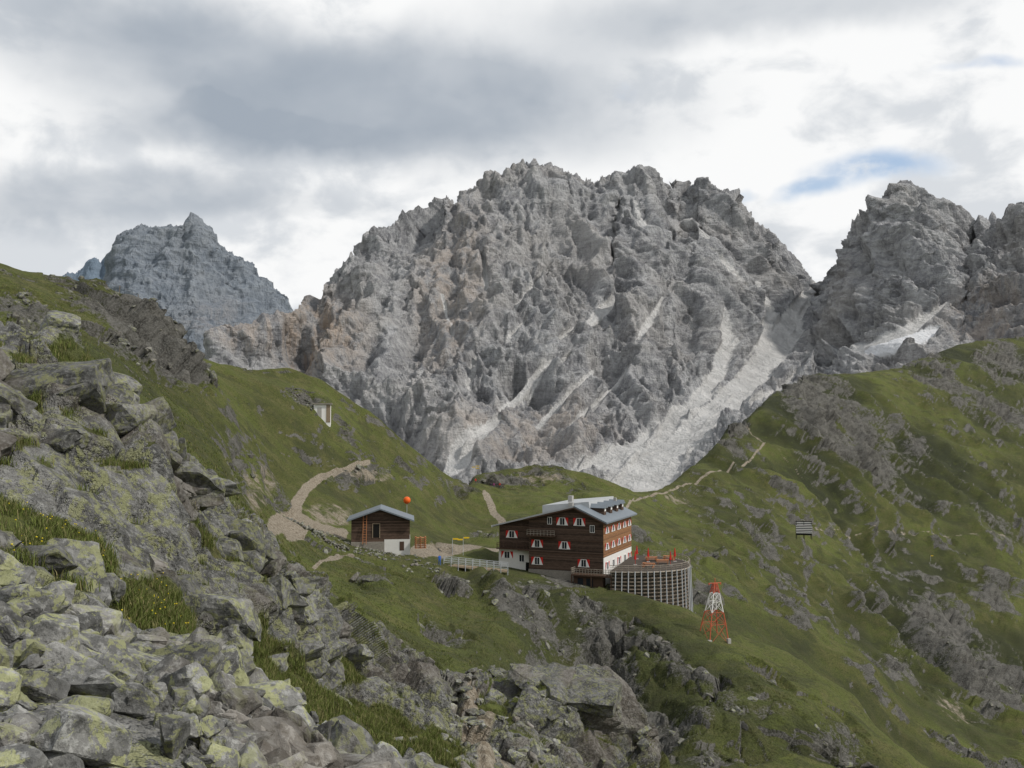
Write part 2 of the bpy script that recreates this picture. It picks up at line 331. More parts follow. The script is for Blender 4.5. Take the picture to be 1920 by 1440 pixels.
# ================= MOUNTAINS
def mountain(name,rows,counts,x0,x1,step,sig,mat,amps,maskf,seed=0,sc=1.0,vst=0.13,shear=0.22):
    pxs=np.arange(x0,x1,step,dtype=float); PX,PY,D,V,sidx=loft(rows,pxs,counts,sig)
    n,_=gnormal(V); px,py,d,v,nn=f(PX),f(PY),f(D),f(V),f(n); nn=np.where(nn[:,1:2]>0,-nn,nn)
    s=np.broadcast_to(sidx[:,None],PX.shape).ravel(); top=len(counts)-2
    m=maskf(px,py,s); scree=m[:,0]
    Q0=np.stack([v[:,0],v[:,1],v[:,2]],-1)/sc+seed*31.7
    W=np.stack([perlin(Q0/150),perlin(Q0/150+7),perlin(Q0/150+17)],-1)*20
    sh_=shear+0.35*sstep(900,1300,px)
    Q=np.stack([v[:,0]+sh_*v[:,2],v[:,1]*0.7,v[:,2]*vst],-1)/sc+seed*31.7+W
    vary=0.5+0.6*sstep(-0.35,0.4,perlin(Q0/160+40)+0.4*perlin(Q0/60+41))
    rough=1-0.9*np.clip(scree*1.3,0,1); disp=np.zeros(len(px)); cav_shade=np.zeros(len(px))
    for w,a in amps[0]:
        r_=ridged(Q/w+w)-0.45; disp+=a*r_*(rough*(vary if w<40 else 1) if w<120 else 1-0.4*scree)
        if w<60: cav_shade+=sstep(0.0,-0.8,r_)*(0.5 if w>10 else .25)*(.5+.5*vary)  # weight of the painted shade, higher in gullies between ribs
    zz=(v[:,2]+0.12*v[:,0]+8*perlin(Q0/60))/sc
    Ql=np.stack([v[:,0]/sc/110,v[:,1]/sc/110,zz/14],-1); pl_=perlin(Ql); disp+=amps[2]*pl_*rough
    pl2=perlin(np.stack([v[:,0]/sc/60,v[:,1]/sc/60,zz/5.5],-1)); disp+=amps[2]*0.4*pl2*rough; cav_shade+=sstep(-.15,-.5,pl2)*.35
    Qf=np.stack([v[:,0]+0.2*v[:,2],v[:,1],v[:,2]*0.3+0.12*v[:,0]],-1)/sc+seed*11+W*0.4
    for w,a in amps[1]:
        disp+=a*facet(Qf/w+w)*rough*(.4+.6*vary)
    J=np.stack([v[:,0],v[:,1]*0.4,v[:,2]*0.1],-1)/sc+seed
    cl=lambda x:np.clip(x,0,1)
    jv=sstep(-.35,.3,perlin(J/90+3))
    dv=(jv*(17*cl(ridged(J/34))**3+13*cl(ridged(J/15))**3)+6*cl(ridged(J/6))**2-4-6*jv)*sc*np.exp(-((s-top)/0.2)**2)
    v2=v+nn*(disp*sc*(1-0.5*np.exp(-((s-top)/0.12)**2)))[:,None]; v2[:,2]+=dv*rough
    att=np.concatenate([m,np.clip(cav_shade*rough,0,1)[:,None]],1)
    return mesh_np(name,v2,grid_faces(*PX.shape),mat,True,att)
crest=[(330,720,1500),(380,680,1480),(420,644,1460),(450,624,1460),(480,614,1470),(560,588,1520),(600,562,1560),(620,534,1600),(650,500,1640),(690,460,1690),(740,440,1740),(780,425,1780),(810,400,1800),(828,380,1800),(836,368,1800),(850,386,1800),(880,362,1830),(920,338,1860),(950,328,1880),(1000,321,1900),(1040,325,1900),(1060,336,1900),(1100,340,1900),(1140,352,1900),(1150,364,1900),(1165,340,1890),(1180,328,1890),(1215,317,1890),(1240,346,1890),(1252,366,1890),(1265,345,1890),(1290,364,1890),(1310,340,1880),(1335,352,1880),(1380,372,1870),(1395,402,1870),(1430,424,1870),(1470,460,1880),(1500,504,1890),(1538,536,1890),(1560,506,1800),(1580,472,1740),(1600,444,1700),(1640,405,1660),(1690,360,1640),(1730,382,1640),(1750,395,1640),(1780,416,1640),(1800,460,1650),(1812,468,1650),(1830,438,1640),(1870,428,1600),(1900,410,1560),(1920,400,1540),(2250,340,1500)]
def lerp_row(frac,base,dep):
    c=np.array(crest); xs=c[:,0]; by=np.interp(xs,[p[0] for p in base],[p[1] for p in base])
    dd=np.interp(xs,[p[0] for p in dep],[p[1] for p in dep])
    return [(x,float(b+(cy-b)*frac),float(w)) for x,b,cy,w in zip(xs,by,c[:,1],dd)]
base=[(330,980),(1000,960),(1200,980),(1400,900),(1600,850),(1920,800),(2250,800)]
mrows=[ [(330,1150,900),(1200,1180,850),(1500,1000,900),(2250,900,950)],
 lerp_row(0.0,base,[(330,1020),(900,1000),(1200,980),(1500,1050),(1900,1080),(2250,1100)]),
 lerp_row(0.28,base,[(330,1150),(900,1180),(1200,1240),(1420,1330),(1600,1280),(1920,1220),(2250,1220)]),
 lerp_row(0.55,base,[(330,1260),(700,1330),(1000,1400),(1300,1480),(1430,1600),(1540,1560),(1680,1400),(1920,1340),(2250,1320)]),
 lerp_row(0.8,base,[(330,1380),(700,1520),(1000,1640),(1300,1680),(1480,1780),(1560,1680),(1690,1520),(1920,1440),(2250,1400)]),
 crest,
 [(x,y+90,w+130) for x,y,w in crest],
 [(330,1000,2000),(1000,900,2500),(1540,950,2400),(2250,900,2200)]]
def mmask(px,py,s):
    sc=np.zeros_like(px)
    L=[([(1535,532,8),(1500,575,18),(1455,640,23),(1405,715,27),(1345,785,30),(1275,850,34),(1215,905,36),(1150,960,44)],1.05),
       ([(1345,590,6),(1362,650,13),(1345,705,14),(1300,770,15),(1230,830,18),(1150,875,24),(1090,900,18)],1.),
       ([(1420,530,5),(1445,590,10),(1430,650,12)],.8),
       ([(1178,560,4),(1130,582,11),(1085,622,8)],.95),([(1060,680,4),(1020,705,8),(975,745,10),(935,775,5)],.82),([(935,790,5),(905,830,14),(865,870,20),(840,890,10)],.85),
       ([(1500,702,5),(1440,752,8),(1370,800,10),(1300,850,12),(1240,905,16)],1.),([(1015,515,3),(990,560,7),(965,590,4)],.8),([(1240,560,3),(1215,610,6),(1190,660,4)],.8),([(1320,450,3),(1360,490,5),(1400,540,4)],.7),
       ([(1780,562,3),(1740,590,8),(1690,628,11),(1630,665,10),(1560,690,6)],1.),([(900,690,5),(880,730,8)],.75),([(1110,700,4),(1060,760,8),(1010,800,5)],.75),([(910,500,3),(915,560,5)],.7),([(1190,380,5),(1205,430,10)],.72),([(985,610,3),(950,650,5)],.7),([(790,690,6),(770,720,6)],.65),([(1290,400,4),(1330,440,6)],.65),([(1495,560,8),(1490,620,18),(1450,690,14)],.75),([(1180,700,4),(1120,760,6),(1060,830,8)],.68),([(830,560,3),(850,640,5)],.6),([(1100,600,3),(1040,650,5)],.68)]
    for l,w_ in L: sc=np.maximum(sc,band(px,py,l,.7)*w_)
    al=-0.67*px+0.74*py; ac=0.74*px+0.67*py
    stq=perlin(np.stack([ac/13,al/130,px*0],-1))+0.6*perlin(np.stack([ac/6,al/60,px*0+4],-1))
    sc=np.clip(sc*(1.05+0.7*stq),0,1)*(s<5.02)
    tan=np.maximum(blob(px,py,600,640,80,75,0,.6),0.55*blob(px,py,850,560,60,160,10,.7)); tan=np.maximum(tan,0.6*blob(px,py,480,640,70,30,0)); tan=np.maximum(tan,0.55*blob(px,py,1860,600,90,60,0)); tan=np.maximum(tan,0.45*blob(px,py,1000,830,150,60,0))
    sn=band(px,py,[(1758,616,6),(1720,636,14),(1670,658,10),(1632,668,4)],.3)*(s<5)
    sc=np.maximum(sc,sn*.9)
    return np.stack([sc,tan*0.85,sstep(.3,.5,sn)],-1)
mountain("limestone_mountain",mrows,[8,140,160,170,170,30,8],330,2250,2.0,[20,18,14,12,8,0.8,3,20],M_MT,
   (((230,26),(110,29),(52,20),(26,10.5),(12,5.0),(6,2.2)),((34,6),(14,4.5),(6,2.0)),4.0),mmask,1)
print("mt",time.time()-T0)
crest2=[(150,640,3300),(190,600,3300),(203,520,3300),(210,475,3300),(222,448,3300),(245,434,3300),(300,432,3300),(325,428,3300),(350,432,3300),(358,422,3300),(370,417,3300),(382,436,3300),(400,455,3300),(425,478,3300),(470,500,3300),(500,540,3300),(540,578,3300),(570,610,3300),(640,700,3300)]
m2=[[(x,900,2500) for x,y,w in crest2],[(x,y+(800-y)*.6,2800) for x,y,w in crest2],[(x,y+(800-y)*.3,3050) for x,y,w in crest2],crest2,[(x,y+90,3500) for x,y,w in crest2],[(x,1000,4200) for x,y,w in crest2]]
z3=lambda px,py,s: np.stack([px*0,0.3*blob(px,py,400,600,60,40),px*0],-1)
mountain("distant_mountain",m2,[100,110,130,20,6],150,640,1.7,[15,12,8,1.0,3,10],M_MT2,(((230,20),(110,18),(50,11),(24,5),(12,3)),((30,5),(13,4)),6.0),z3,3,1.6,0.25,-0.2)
crest3=[(60,600,6000),(100,545,6000),(118,520,6000),(150,512,6000),(165,490,6000),(178,483,6000),(192,500,6000),(200,478,6000),(215,476,6000),(240,520,6000),(300,600,6000)]
m3=[[(x,800,5200) for x,y,w in crest3],[(x,y+(800-y)*.4,5600) for x,y,w in crest3],crest3,[(x,y+80,6300) for x,y,w in crest3],[(x,900,7000) for x,y,w in crest3]]
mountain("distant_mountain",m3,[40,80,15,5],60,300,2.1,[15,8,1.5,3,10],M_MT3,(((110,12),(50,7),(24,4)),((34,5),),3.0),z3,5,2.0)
# valley floor to the horizon
k=NT("valley_ground"); pos=k.pos(); k.col(k.mix(k.noise(0.004,4,0.6,pos),(0.05,0.08,0.025),(0.12,0.14,0.06)))
N=40; xs=np.linspace(-15000,15000,N); X,Y=np.meshgrid(xs,xs); Z=-420+60*perlin(np.stack([X.ravel()/2500,Y.ravel()/2500,0*X.ravel()],-1)).reshape(X.shape)
mesh_np("valley_ground",np.stack([X,Y,Z],-1).reshape(-1,3),grid_faces(N,N),k.m)

# ================= BOULDERS
def boulder_variants(nv,sub):
    out=[]; r=np.random.default_rng(11)
    bm=bmesh.new(); bmesh.ops.create_icosphere(bm,subdivisions=sub,radius=1.0)
    base=np.array([q.co[:] for q in bm.verts]); fc=np.array([[q.index for q in g.verts] for g in bm.faces]); bm.free()
    for i in range(nv):
        p=base.copy()*1.35
        for j in range(15):
            q=r.normal(size=3); q/=np.linalg.norm(q); h=r.uniform(0.6,0.95)
            if j<6: q=np.eye(3)[j%3]*(1 if j<3 else -1)+r.normal(size=3)*0.2; q/=np.linalg.norm(q); h=r.uniform(0.62,0.85)
            t=p@q-h; p=p-np.maximum(t,0)[:,None]*q*0.97
        p+=base*(perlin(p*1.8+i*9)*0.09+perlin(p*5+i*5)*0.045)[:,None]
        out.append(p)
    return out,fc
BV,BF=boulder_variants(16,4); BV2,BF2=boulder_variants(10,3)
def scatter_boulders(name,pts,nor,size,mat=M_BOUL,flat=0.7,sink=0.25,hi=True,align=0.5,jit=0.28):
    Vs=[];Fs=[];A=[];o=0; bv,bf=(BV,BF) if hi else (BV2,BF2)
    for p,nr,sz in zip(pts,nor,size):
        b=bv[rng.integers(len(bv))]
        sc=np.array([rng.uniform(0.8,1.45),rng.uniform(0.6,1.0),rng.uniform(0.45,0.85)*flat/0.7])*sz*0.5
        z=nr*align+np.array([0,0,1-align])+rng.normal(size=3)*jit; z/=np.linalg.norm(z)
        a=rng.normal(size=3); xx=np.cross(a,z); xx/=np.linalg.norm(xx); yy=np.cross(z,xx)
        Rm=np.stack([xx,yy,z])
        q=(b*sc)@Rm+p+nr*(sz*(0.35-sink))
        Vs.append(q);Fs.append(bf+o);o+=len(q);A.append(np.full(len(q),rng.random()))
    A=np.concatenate(A); 
    return mesh_np(name,np.concatenate(Vs),np.concatenate(Fs),mat,False,np.stack([A,A,A,A*0+1],-1))
N2=n2.reshape(-1,3)
def pick(w,cnt):
    w=w*ar; p=np.cumsum(w); p/=p[-1]; return np.searchsorted(p,rng.random(cnt))
w=((s>0.55)&(s<2.08)&(px<735)&(px>-220)&(v2[:,1]>4.3)).astype(float)
ix=pick(w,950); sz=rng.uniform(0.16,0.48,950)*np.where(rng.random(950)<0.15,1.7,1)*np.clip((v2[ix,1]/9),0.7,1.25)
scatter_boulders("boulder_pile",v2[ix]+np.array([0,0,1])*rng.uniform(-.05,.10,(950,1)),N2[ix],sz,flat=0.72,jit=.4)
w=(forerock>0.45)*(s>2.3)*(s<4.95)*(1-gr)*(d<75)/(d**0.8)*(px>-150)*(perlin(v/3+50)>0.0)*(px<760)
ix=pick(w,230); sz=rng.uniform(0.6,1.9,230)*np.where(rng.random(230)<0.15,1.7,1)*(0.6+d[ix]/60)
scatter_boulders("rock_outcrop",v2[ix],N2[ix],sz,mat=M_BOUL2,flat=0.55,sink=0.5,jit=.12)
w=band(px,py,[(850,1270,20),(880,1330,35),(900,1400,70),(960,1450,100)])*(s<6.3)*(d>25)+0.1*((s>2.2)&(s<6)&(px>740)&(px<1230))
ix=pick(w,800); sz=rng.uniform(0.18,0.6,800)*np.where(rng.random(800)<0.08,2.0,1)
scatter_boulders("rubble_stones",v2[ix],N2[ix],sz,flat=0.6,sink=0.3,hi=False)
w=(mid*(mr>0.3)*(s<12.5)*(d<330)*(px>0)*(px<1950)/d)
ix=pick(w,1100); sz=rng.uniform(0.4,1.5,1100)
scatter_boulders("hillside_stones",v2[ix],N2[ix],sz,mat=M_BOUL2,flat=0.6,sink=0.44,hi=False)
pts=[];nr=[];szs=[]
for (a,b,dd,z) in [(1050,1360,60,5.0),(1120,1390,60,4.6),(1000,1335,60,3.2),(1165,1415,63,3.8),(1150,1355,65,3.0),(930,1290,60,2.2),(500,1235,24,1.0),(210,1190,11.5,0.75),(60,1140,11,0.6)]:
    q=P1(a,b,dd); pts.append(np.array([q.x,q.y,gz(q.x,q.y)])); nr.append(np.array([0.1,-.25,.96])); szs.append(z)
scatter_boulders("rock_slab",pts,nr,szs,mat=M_BOUL2,flat=0.5,sink=0.42,jit=.08)
pts=[];nr=[];szs=[]
for i in range(16):
    a=872+rng.uniform(-10,10)+i*1.5; dd=59-i*1.1; x=(a-960)/F*dd; pts.append(np.array([x,dd,gz(x,dd)+.05])); nr.append(np.array([0,0,1.])); szs.append(rng.uniform(.8,1.2))
scatter_boulders("stone_step_path",pts,nr,szs,flat=0.3,sink=0.35,jit=.04,hi=False)
print("boulders",time.time()-T0)
# ================= GRASS BLADES
def blades(name,ix,h0,h1,wd,straw):
    nB=len(ix); base=v2[ix]+rng.normal(size=(nB,3))*np.array([.06,.06,0.0])
    h=rng.uniform(h0,h1,nB); ang=rng.uniform(0,2*np.pi,nB); lean=rng.uniform(0.1,0.9,nB)
    sx=np.stack([np.cos(ang),np.sin(ang),0*ang],-1); a2=rng.uniform(0,2*np.pi,nB); ld=np.stack([np.cos(a2)+.25,np.sin(a2)-0.3,0*ang],-1)
    up=np.array([0,0,1.]); W=wd*rng.uniform(.7,1.3,nB)[:,None]
    p0=base-sx*W/2-up*0.03; p1=base+sx*W/2-up*0.03
    m=base+up*(h*0.55)[:,None]+ld*(h*lean*0.3)[:,None]; p2=m+sx*W*0.35; p3=m-sx*W*0.35
    p4=base+up*(h*0.9)[:,None]+ld*(h*lean)[:,None]
    Vv=np.stack([p0,p1,p2,p3,p4],1).reshape(-1,3); b=(np.arange(nB)*5)[:,None]
    Fq=np.concatenate([b+np.array([[0,1,2]]),b+np.array([[0,2,3]]),b+np.array([[3,2,4]])])
    c=rng.random(nB); st=(rng.random(nB)<straw)*rng.uniform(.4,1,nB)
    A=np.stack([c,st,c,c*0+1],-1).repeat(5,0)
    return mesh_np(name,Vv,Fq,M_GRASS,True,A)
gm=(1-sstep(0.3,0.5,rock))*(1-sstep(.2,.5,path))
clump=sstep(-0.25,0.35,perlin(v/0.45))
w=gm*((s>2.0)&(s<6.2)&(px>-60)&(px<1300)&(d<60))*clump/d**0.9
ix=pick(w,240000); blades("foreground_grass",ix,0.07,0.22,0.013,0.25)
w=gm*((s>5.9)&(d<150)&(px>-20)&(px<1500))*sstep(-0.1,0.4,perlin(v/1.2))/d**1.2*(1-.95*hth)
ix=pick(w,60000); blades("hillside_grass",ix,0.10,0.22,0.045,0.2)
ix=pick(gm*((s>2.2)&(s<4)&(px<380)&(px>0)&(d<24)),110)
Vs=[];Fs=[];o=0
for i in ix:
    c=v2[i]+np.array([0,0,rng.uniform(.12,.22)])
    an=np.linspace(0,2*np.pi,7)[:-1]; ring=c+0.016*np.stack([np.cos(an),np.sin(an)-.3,0*an+.3],-1)
    q=np.concatenate([ring,[c-np.array([0,0,.02])],[c+np.array([0,0,.01])]])
    for j in range(6): Fs.append([o+j,o+(j+1)%6,o+7]); Fs.append([o+(j+1)%6,o+j,o+6])
    Vs.append(q); o+=8
mesh_np("yellow_flowers",np.concatenate(Vs),np.array(Fs),simple("petal",(0.7,0.55,0.03)))
print("grass",time.time()-T0)

# ================= STRUCTURES
SC=bpy.context.scene.collection
def plank(name,c1,c2,scale=6,vert=False):
    k=NT(name); p=k.n('ShaderNodeTexCoord').outputs['Object']; sx=k.n('ShaderNodeSeparateXYZ',{0:p})
    h=sx.outputs[0 if vert else 2]; fr=k.math('FRACT',k.math('MULTIPLY',h,scale)); gap=k.ss(fr,0.0,0.12)
    row=k.math('FLOOR',k.math('MULTIPLY',h,scale)); rn=k.n('ShaderNodeTexWhiteNoise',noise_dimensions='1D'); k.set(rn,'W',row); rn=rn.outputs[0]
    n1=k.noise(1.2,5,0.7,k.mapping(p,(1,1,3))); 
    c=k.mix(k.ss(k.math('MULTIPLY',k.math('ADD',rn,k.math('MULTIPLY',n1,2.0)),0.333),.25,.7),c1,c2); c=k.mix(gap,tuple(x*0.35 for x in c1),c); k.col(c); return k.m
M_WOOD=plank("dark_larch_boards",(0.038,0.027,0.021),(0.120,0.080,0.060),4.5)
M_SHING=plank("larch_shingles",(0.15,0.078,0.042),(0.32,0.17,0.085),5)
M_DECK=plank("weathered_timber",(0.20,0.17,0.14),(0.34,0.30,0.25),5)
M_LOG=simple("larch_log",(0.26,0.205,0.145),0.85,0.35,3); M_CRIB=simple("crib_timber",(0.17,0.14,0.11),0.9,0.35,3)
M_BEAM=simple("beam",(0.08,0.05,0.035)); M_PLAST=simple("white_plaster",(0.66,0.65,0.62),0.9,0.1,2)
M_WHITE=simple("white_paint",(0.76,0.75,0.73),0.6,0.05); M_RED=simple("red_paint",(0.50,0.025,0.02),0.5,0.1)
M_GLASS=simple("window_glass",(0.02,0.025,0.03),0.1,0.2); M_ROOF=simple("grey_blue_metal_roof",(0.17,0.195,0.22),0.5,0.15,1.0)
M_ROOFL=simple("light_metal_roof",(0.42,0.435,0.445),0.45,0.12,0.8); M_STEEL=simple("galvanised_steel",(0.44,0.46,0.48),0.5,0.12,3)
M_STONE=simple("mortared_stone",(0.24,0.22,0.19),0.95,0.45,5); M_CONC=simple("concrete",(0.36,0.35,0.33),0.9,0.15,2)
M_ORANGE=simple("orange_paint",(0.75,0.13,0.02),0.4,0.05); M_DARK=simple("dark_interior",(0.012,0.011,0.01)); M_RUST=simple("red_lead_paint",(0.50,0.11,0.06),0.6,0.2)
M_FURN=simple("orange_larch_furniture",(0.42,0.18,0.08),0.6,0.15); M_YEL=simple("yellow_sign",(0.75,0.5,0.03),0.5,0.05)
def empty(name,loc,rz=0):
    e=bpy.data.objects.new(name,None); SC.objects.link(e); e.location=loc; e.rotation_euler=(0,0,rz); return e
def poly(name,par,verts,faces,mats,fm=None):
    me=bpy.data.meshes.new(name); me.from_pydata([tuple(q) for q in verts],[],faces)
    for m in (mats if isinstance(mats,list) else [mats]): me.materials.append(m)
    if fm: 
        for p_,i in zip(me.polygons,fm): p_.material_index=i
    me.update(); ob=bpy.data.objects.new(name,me); SC.objects.link(ob)
    if par: ob.parent=par
    return ob
def boxes(name,par,lst,mat):
    V_=[];F_=[]
    for (x0,x1,y0,y1,z0,z1) in lst:
        o=len(V_); V_+=[(x0,y0,z0),(x1,y0,z0),(x1,y1,z0),(x0,y1,z0),(x0,y0,z1),(x1,y0,z1),(x1,y1,z1),(x0,y1,z1)]
        F_+=[[o+a for a in q] for q in ((0,3,2,1),(4,5,6,7),(0,1,5,4),(1,2,6,5),(2,3,7,6),(3,0,4,7))]
    return poly(name,par,V_,F_,mat)
def beams(name,par,segs,mat,w=0.08,nseg=6):
    V_=[];F_=[]
    for sgm in segs:
        a,b=Vector(sgm[0]),Vector(sgm[1]); ww=sgm[2] if len(sgm)>2 else w
        dz=(b-a).normalized(); t=Vector((0,0,1)) if abs(dz.z)<.9 else Vector((1,0,0)); u=dz.cross(t).normalized(); r=dz.cross(u); o=len(V_)
        for e in (a,b):
            for i in range(nseg):
                an=2*math.pi*i/nseg; V_.append(e+(u*math.cos(an)+r*math.sin(an))*ww/2)
        for i in range(nseg): j=(i+1)%nseg; F_.append([o+i,o+j,o+nseg+j,o+nseg+i])
        F_.append([o+i for i in range(nseg)][::-1]); F_.append([o+nseg+i for i in range(nseg)])
    return poly(name,par,V_,F_,mat)
def prism(name,par,prof,y0,y1,mats,fm=None):
    n_=len(prof); V_=[(x,y0,z) for x,z in prof]+[(x,y1,z) for x,z in prof]
    F_=[list(range(n_)),list(range(2*n_-1,n_-1,-1))]+[[i,i+n_,(i+1)%n_+n_,(i+1)%n_] for i in range(n_)]
    return poly(name,par,V_,F_,mats,fm)
# --- main hut
TZ=math.radians(-22); z0=-26.7
hut=empty("alpine_hut",(16.06,178,z0),TZ)
apx,apz=-5.1,12.4
def rz(x): return apz+(x-apx)*(4.0/15.9) if x<apx else apz-(x-apx)*(2.3/5.1)
prism("main_walls",hut,[(-14,-4),(0,-4),(0,rz(0)-.05),(apx,apz-.05),(-14,rz(-14)-.05)],0,18.5,[M_WOOD])
prism("left_wing_walls",hut,[(-20.5,-3),(-14.0,-3),(-14.0,rz(-14)-.05),(-20.5,rz(-20.5)-.05)],1.6,15,[M_WOOD])
boxes("side_shingle_wall",hut,[(0,0.06,0.003,18.5,3.6,rz(0)-.25)],M_SHING)
boxes("side_plaster_base",hut,[(0,0.09,0.003,18.4,-3,3.6)],M_PLAST)
boxes("wing_plaster",hut,[(-20.5,-14.003,1.53,1.6,-.6,4.2),(-20.57,-20.5,1.53,15,-.6,4.2)],M_PLAST)
boxes("stone_foundation",hut,[(-14,-5.2,-.3,0,-4,1.0),(-20.5,-14.003,1.4,1.53,-4,-.6)],M_STONE)
def roof(name,pts,y0,y1,th,mat):
    up=[(x,z+th) for x,z in pts]; prism(name,hut,list(pts)+up[::-1],y0,y1,[mat])
roof("roof_right_slope",[(apx,apz),(1.0,rz(1.0))],-1.1,19.4,0.28,M_ROOF)
roof("roof_left_slope",[(-14.2,rz(-14.2)),(apx,apz)],-1.1,19.4,0.28,M_ROOFL)
roof("roof_left_wing",[(-21.6,rz(-21.6)),(-14.2,rz(-14.2))],0.4,16,0.26,M_ROOFL)
prism("upper_roof_sheet",hut,[(-12.5,rz(-12.5)+.25),(-3.4,rz(-3.4)+.25),(-3.6,13.15),(-12.5,12.25)],3.0,18.9,[M_ROOFL])
boxes("roof_hatch",hut,[(-7.2,-6.4,2.2,2.9,12,13.0)],M_CONC); boxes("chimney",hut,[(-9.6,-8.8,9,10,12,13.7),(-2.2,-1.7,14,14.6,11,13.2)],M_CONC)
boxes("barge_boards",hut,[(-21.6,-21.45,.38,16.02,rz(-21.6)-.1,rz(-21.6)+.24)],M_WHITE)
prism("gable_fascia",hut,[(-14.2,rz(-14.2)-.25),(apx,apz-.25),(1.0,rz(1)-.25),(1.0,rz(1)+.02),(apx,apz+.02),(-14.2,rz(-14.2)+.02)],-1.16,-1.103,[M_BEAM])
for y in (4.2,8.2,12.2,15.8):
    zc=rz(-2.2)
    prism("dormer_body",hut,[(-3.6,zc-.2),(-0.9,rz(-0.9)+.25),(-0.9,zc+1.05),(-3.6,zc+1.05)],y-.7,y+.7,[M_WOOD])
    V_=[(-0.6,y-.95,zc+.95),(-0.6,y,zc+1.65),(-0.6,y+.95,zc+.95),(-4.6,y-.95,zc+1.0),(-4.6,y,zc+1.7),(-4.6,y+.95,zc+1.0)]
    poly("dormer_roof",hut,V_,[[0,1,4,3],[1,2,5,4],[0,2,1],[3,4,5]],M_ROOF)
    boxes("dormer_window",hut,[(-0.9,-.85,y-.4,y+.4,zc+.35,zc+.95)],M_WHITE)
def window(cx,cz,front=True,yw=0.0,w=0.95,h=1.15,shut=True,sw=.58):
    V_=[];F_=[];fm=[]
    def slab(a0,a1,b0,b1,e0,e1,mi):
        o=len(V_)
        for e in (e0,e1):
            for (a,b) in ((a0,b0),(a1,b0),(a1,b1),(a0,b1)): V_.append((cx+a,yw-e,cz+b) if front else (yw+e,cx+a,cz+b))
        for q in ((4,5,6,7),(0,1,5,4),(1,2,6,5),(2,3,7,6),(3,0,4,7)): F_.append([o+i for i in q]); fm.append(mi)
    slab(-w/2,w/2,-h/2,h/2,0,.04,1)
    for a0,a1,b0,b1 in ((-w/2-.08,-w/2,-h/2-.08,h/2+.08),(w/2,w/2+.08,-h/2-.08,h/2+.08),(-w/2,w/2,h/2,h/2+.08),(-w/2,w/2,-h/2-.08,-h/2),(-.03,.03,-h/2,h/2)): slab(a0,a1,b0,b1,0,.09,2)
    if shut:
        for sg in (-1,1):
            a0,a1=(w/2+.1,w/2+.1+sw) if sg>0 else (-w/2-.1-sw,-w/2-.1)
            slab(a0,a1,-h/2-.08,h/2+.08,0.0,.07,0)
            e=.075; o=len(V_); am=a0 if sg>0 else a1; ao=a1 if sg>0 else a0; hh_=h/2+.08
            for a,b in ((am,-hh_),(ao,-hh_),(am,hh_)): V_.append((cx+a,yw-e,cz+b) if front else (yw+e,cx+a,cz+b))
            F_.append([o,o+1,o+2]); fm.append(2)
    ob=poly("window",hut,V_,F_,[M_RED,M_GLASS,M_WHITE],fm)
for cx,cz in ((-7.6,9.75),(-4.4,9.75),(-12.4,5.6),(-7.2,5.5),(-12.4,2.5),(-3.6,2.5)): window(cx,cz,w=.85,h=1.2)
for cx,cz in ((-10.0,9.8),(-2.0,8.6)): window(cx,cz,w=.7,shut=False)
for cx,cz in ((-18.0,6.9),(-18.9,3.1)): window(cx,cz,yw=1.53 if cz<4 else 1.6)
window(-16.0,2.6,yw=1.53,w=.9,h=1.2,shut=False)
for i,cy in enumerate((2.2,6.0,9.8,13.6,17.0)):
    window(cy,8.3,False,0.06,1.0,1.0,sw=.6); window(cy,5.4,False,0.06,1.0,1.0,sw=.6)
    window(cy,2.0,False,0.09,.95,1.2,shut=(i%2==0))
boxes("entrance_door",hut,[(-15.2,-14.3,1.47,1.53,-.4,1.9)],M_DARK)
boxes("upper_balcony_deck",hut,[(-14,-8.6,-1.3,0,7.0,7.18),(-16.2,-14.003,-.1,1.6,4.2,4.4)],M_BEAM)
def railing(name,par,pts,h=1.0,mat=M_BEAM,st=1.2,w=.07,bars=3):
    sg=[]
    for a,b in zip(pts[:-1],pts[1:]):
        a,b=Vector(a),Vector(b); L=(b-a).length; n_=max(1,int(L/st))
        for i in range(n_+1): q=a.lerp(b,i/n_); sg.append((q,q+Vector((0,0,h)),w*1.2))
        for j in range(bars): zz=Vector((0,0,h*(j+1)/bars)); sg.append((a+zz,b+zz,w))
    return beams(name,par,sg,mat)
railing("upper_balcony_rail",hut,[(-13.9,-1.25,7.18),(-8.7,-1.25,7.18)],1.0,M_DECK,.6,.08,3)
railing("wing_balcony_rail",hut,[(-20.6,.7,4.4),(-14.1,.7,4.4)],.95,M_BEAM,.6,.09,3)
boxes("wing_balcony_deck",hut,[(-20.7,-14.003,.6,1.53,4.2,4.38)],M_BEAM)
boxes("floor_band",hut,[(-13.99,-.01,-.06,0,6.3,6.5),(-13.99,-.01,-.06,0,3.95,4.1)],M_BEAM)
boxes("lower_balcony_deck",hut,[(-5.2,2.2,-2.4,0,.55,.8)],M_BEAM); railing("lower_balcony_rail",hut,[(-5.2,0,.8),(-5.2,-2.35,.8),(2.2,-2.35,.8)],1.05,M_DECK,.5,.08,3)
boxes("basement_wall",hut,[(-5.0,.4,-1.6,0,-4,.55)],M_BEAM); boxes("basement_window",hut,[(-4.2,-3.2,-1.65,-1.6,-1.3,.1),(-2.6,-1.4,-1.65,-1.6,-2.4,.1)],M_GLASS)
boxes("balcony_post",hut,[(2.0,2.2,-2.4,-2.2,-4,.55),(-5.2,-5.0,-2.4,-2.2,-4,.55),(-1.6,-1.4,-2.4,-2.2,-4,.55)],M_BEAM)
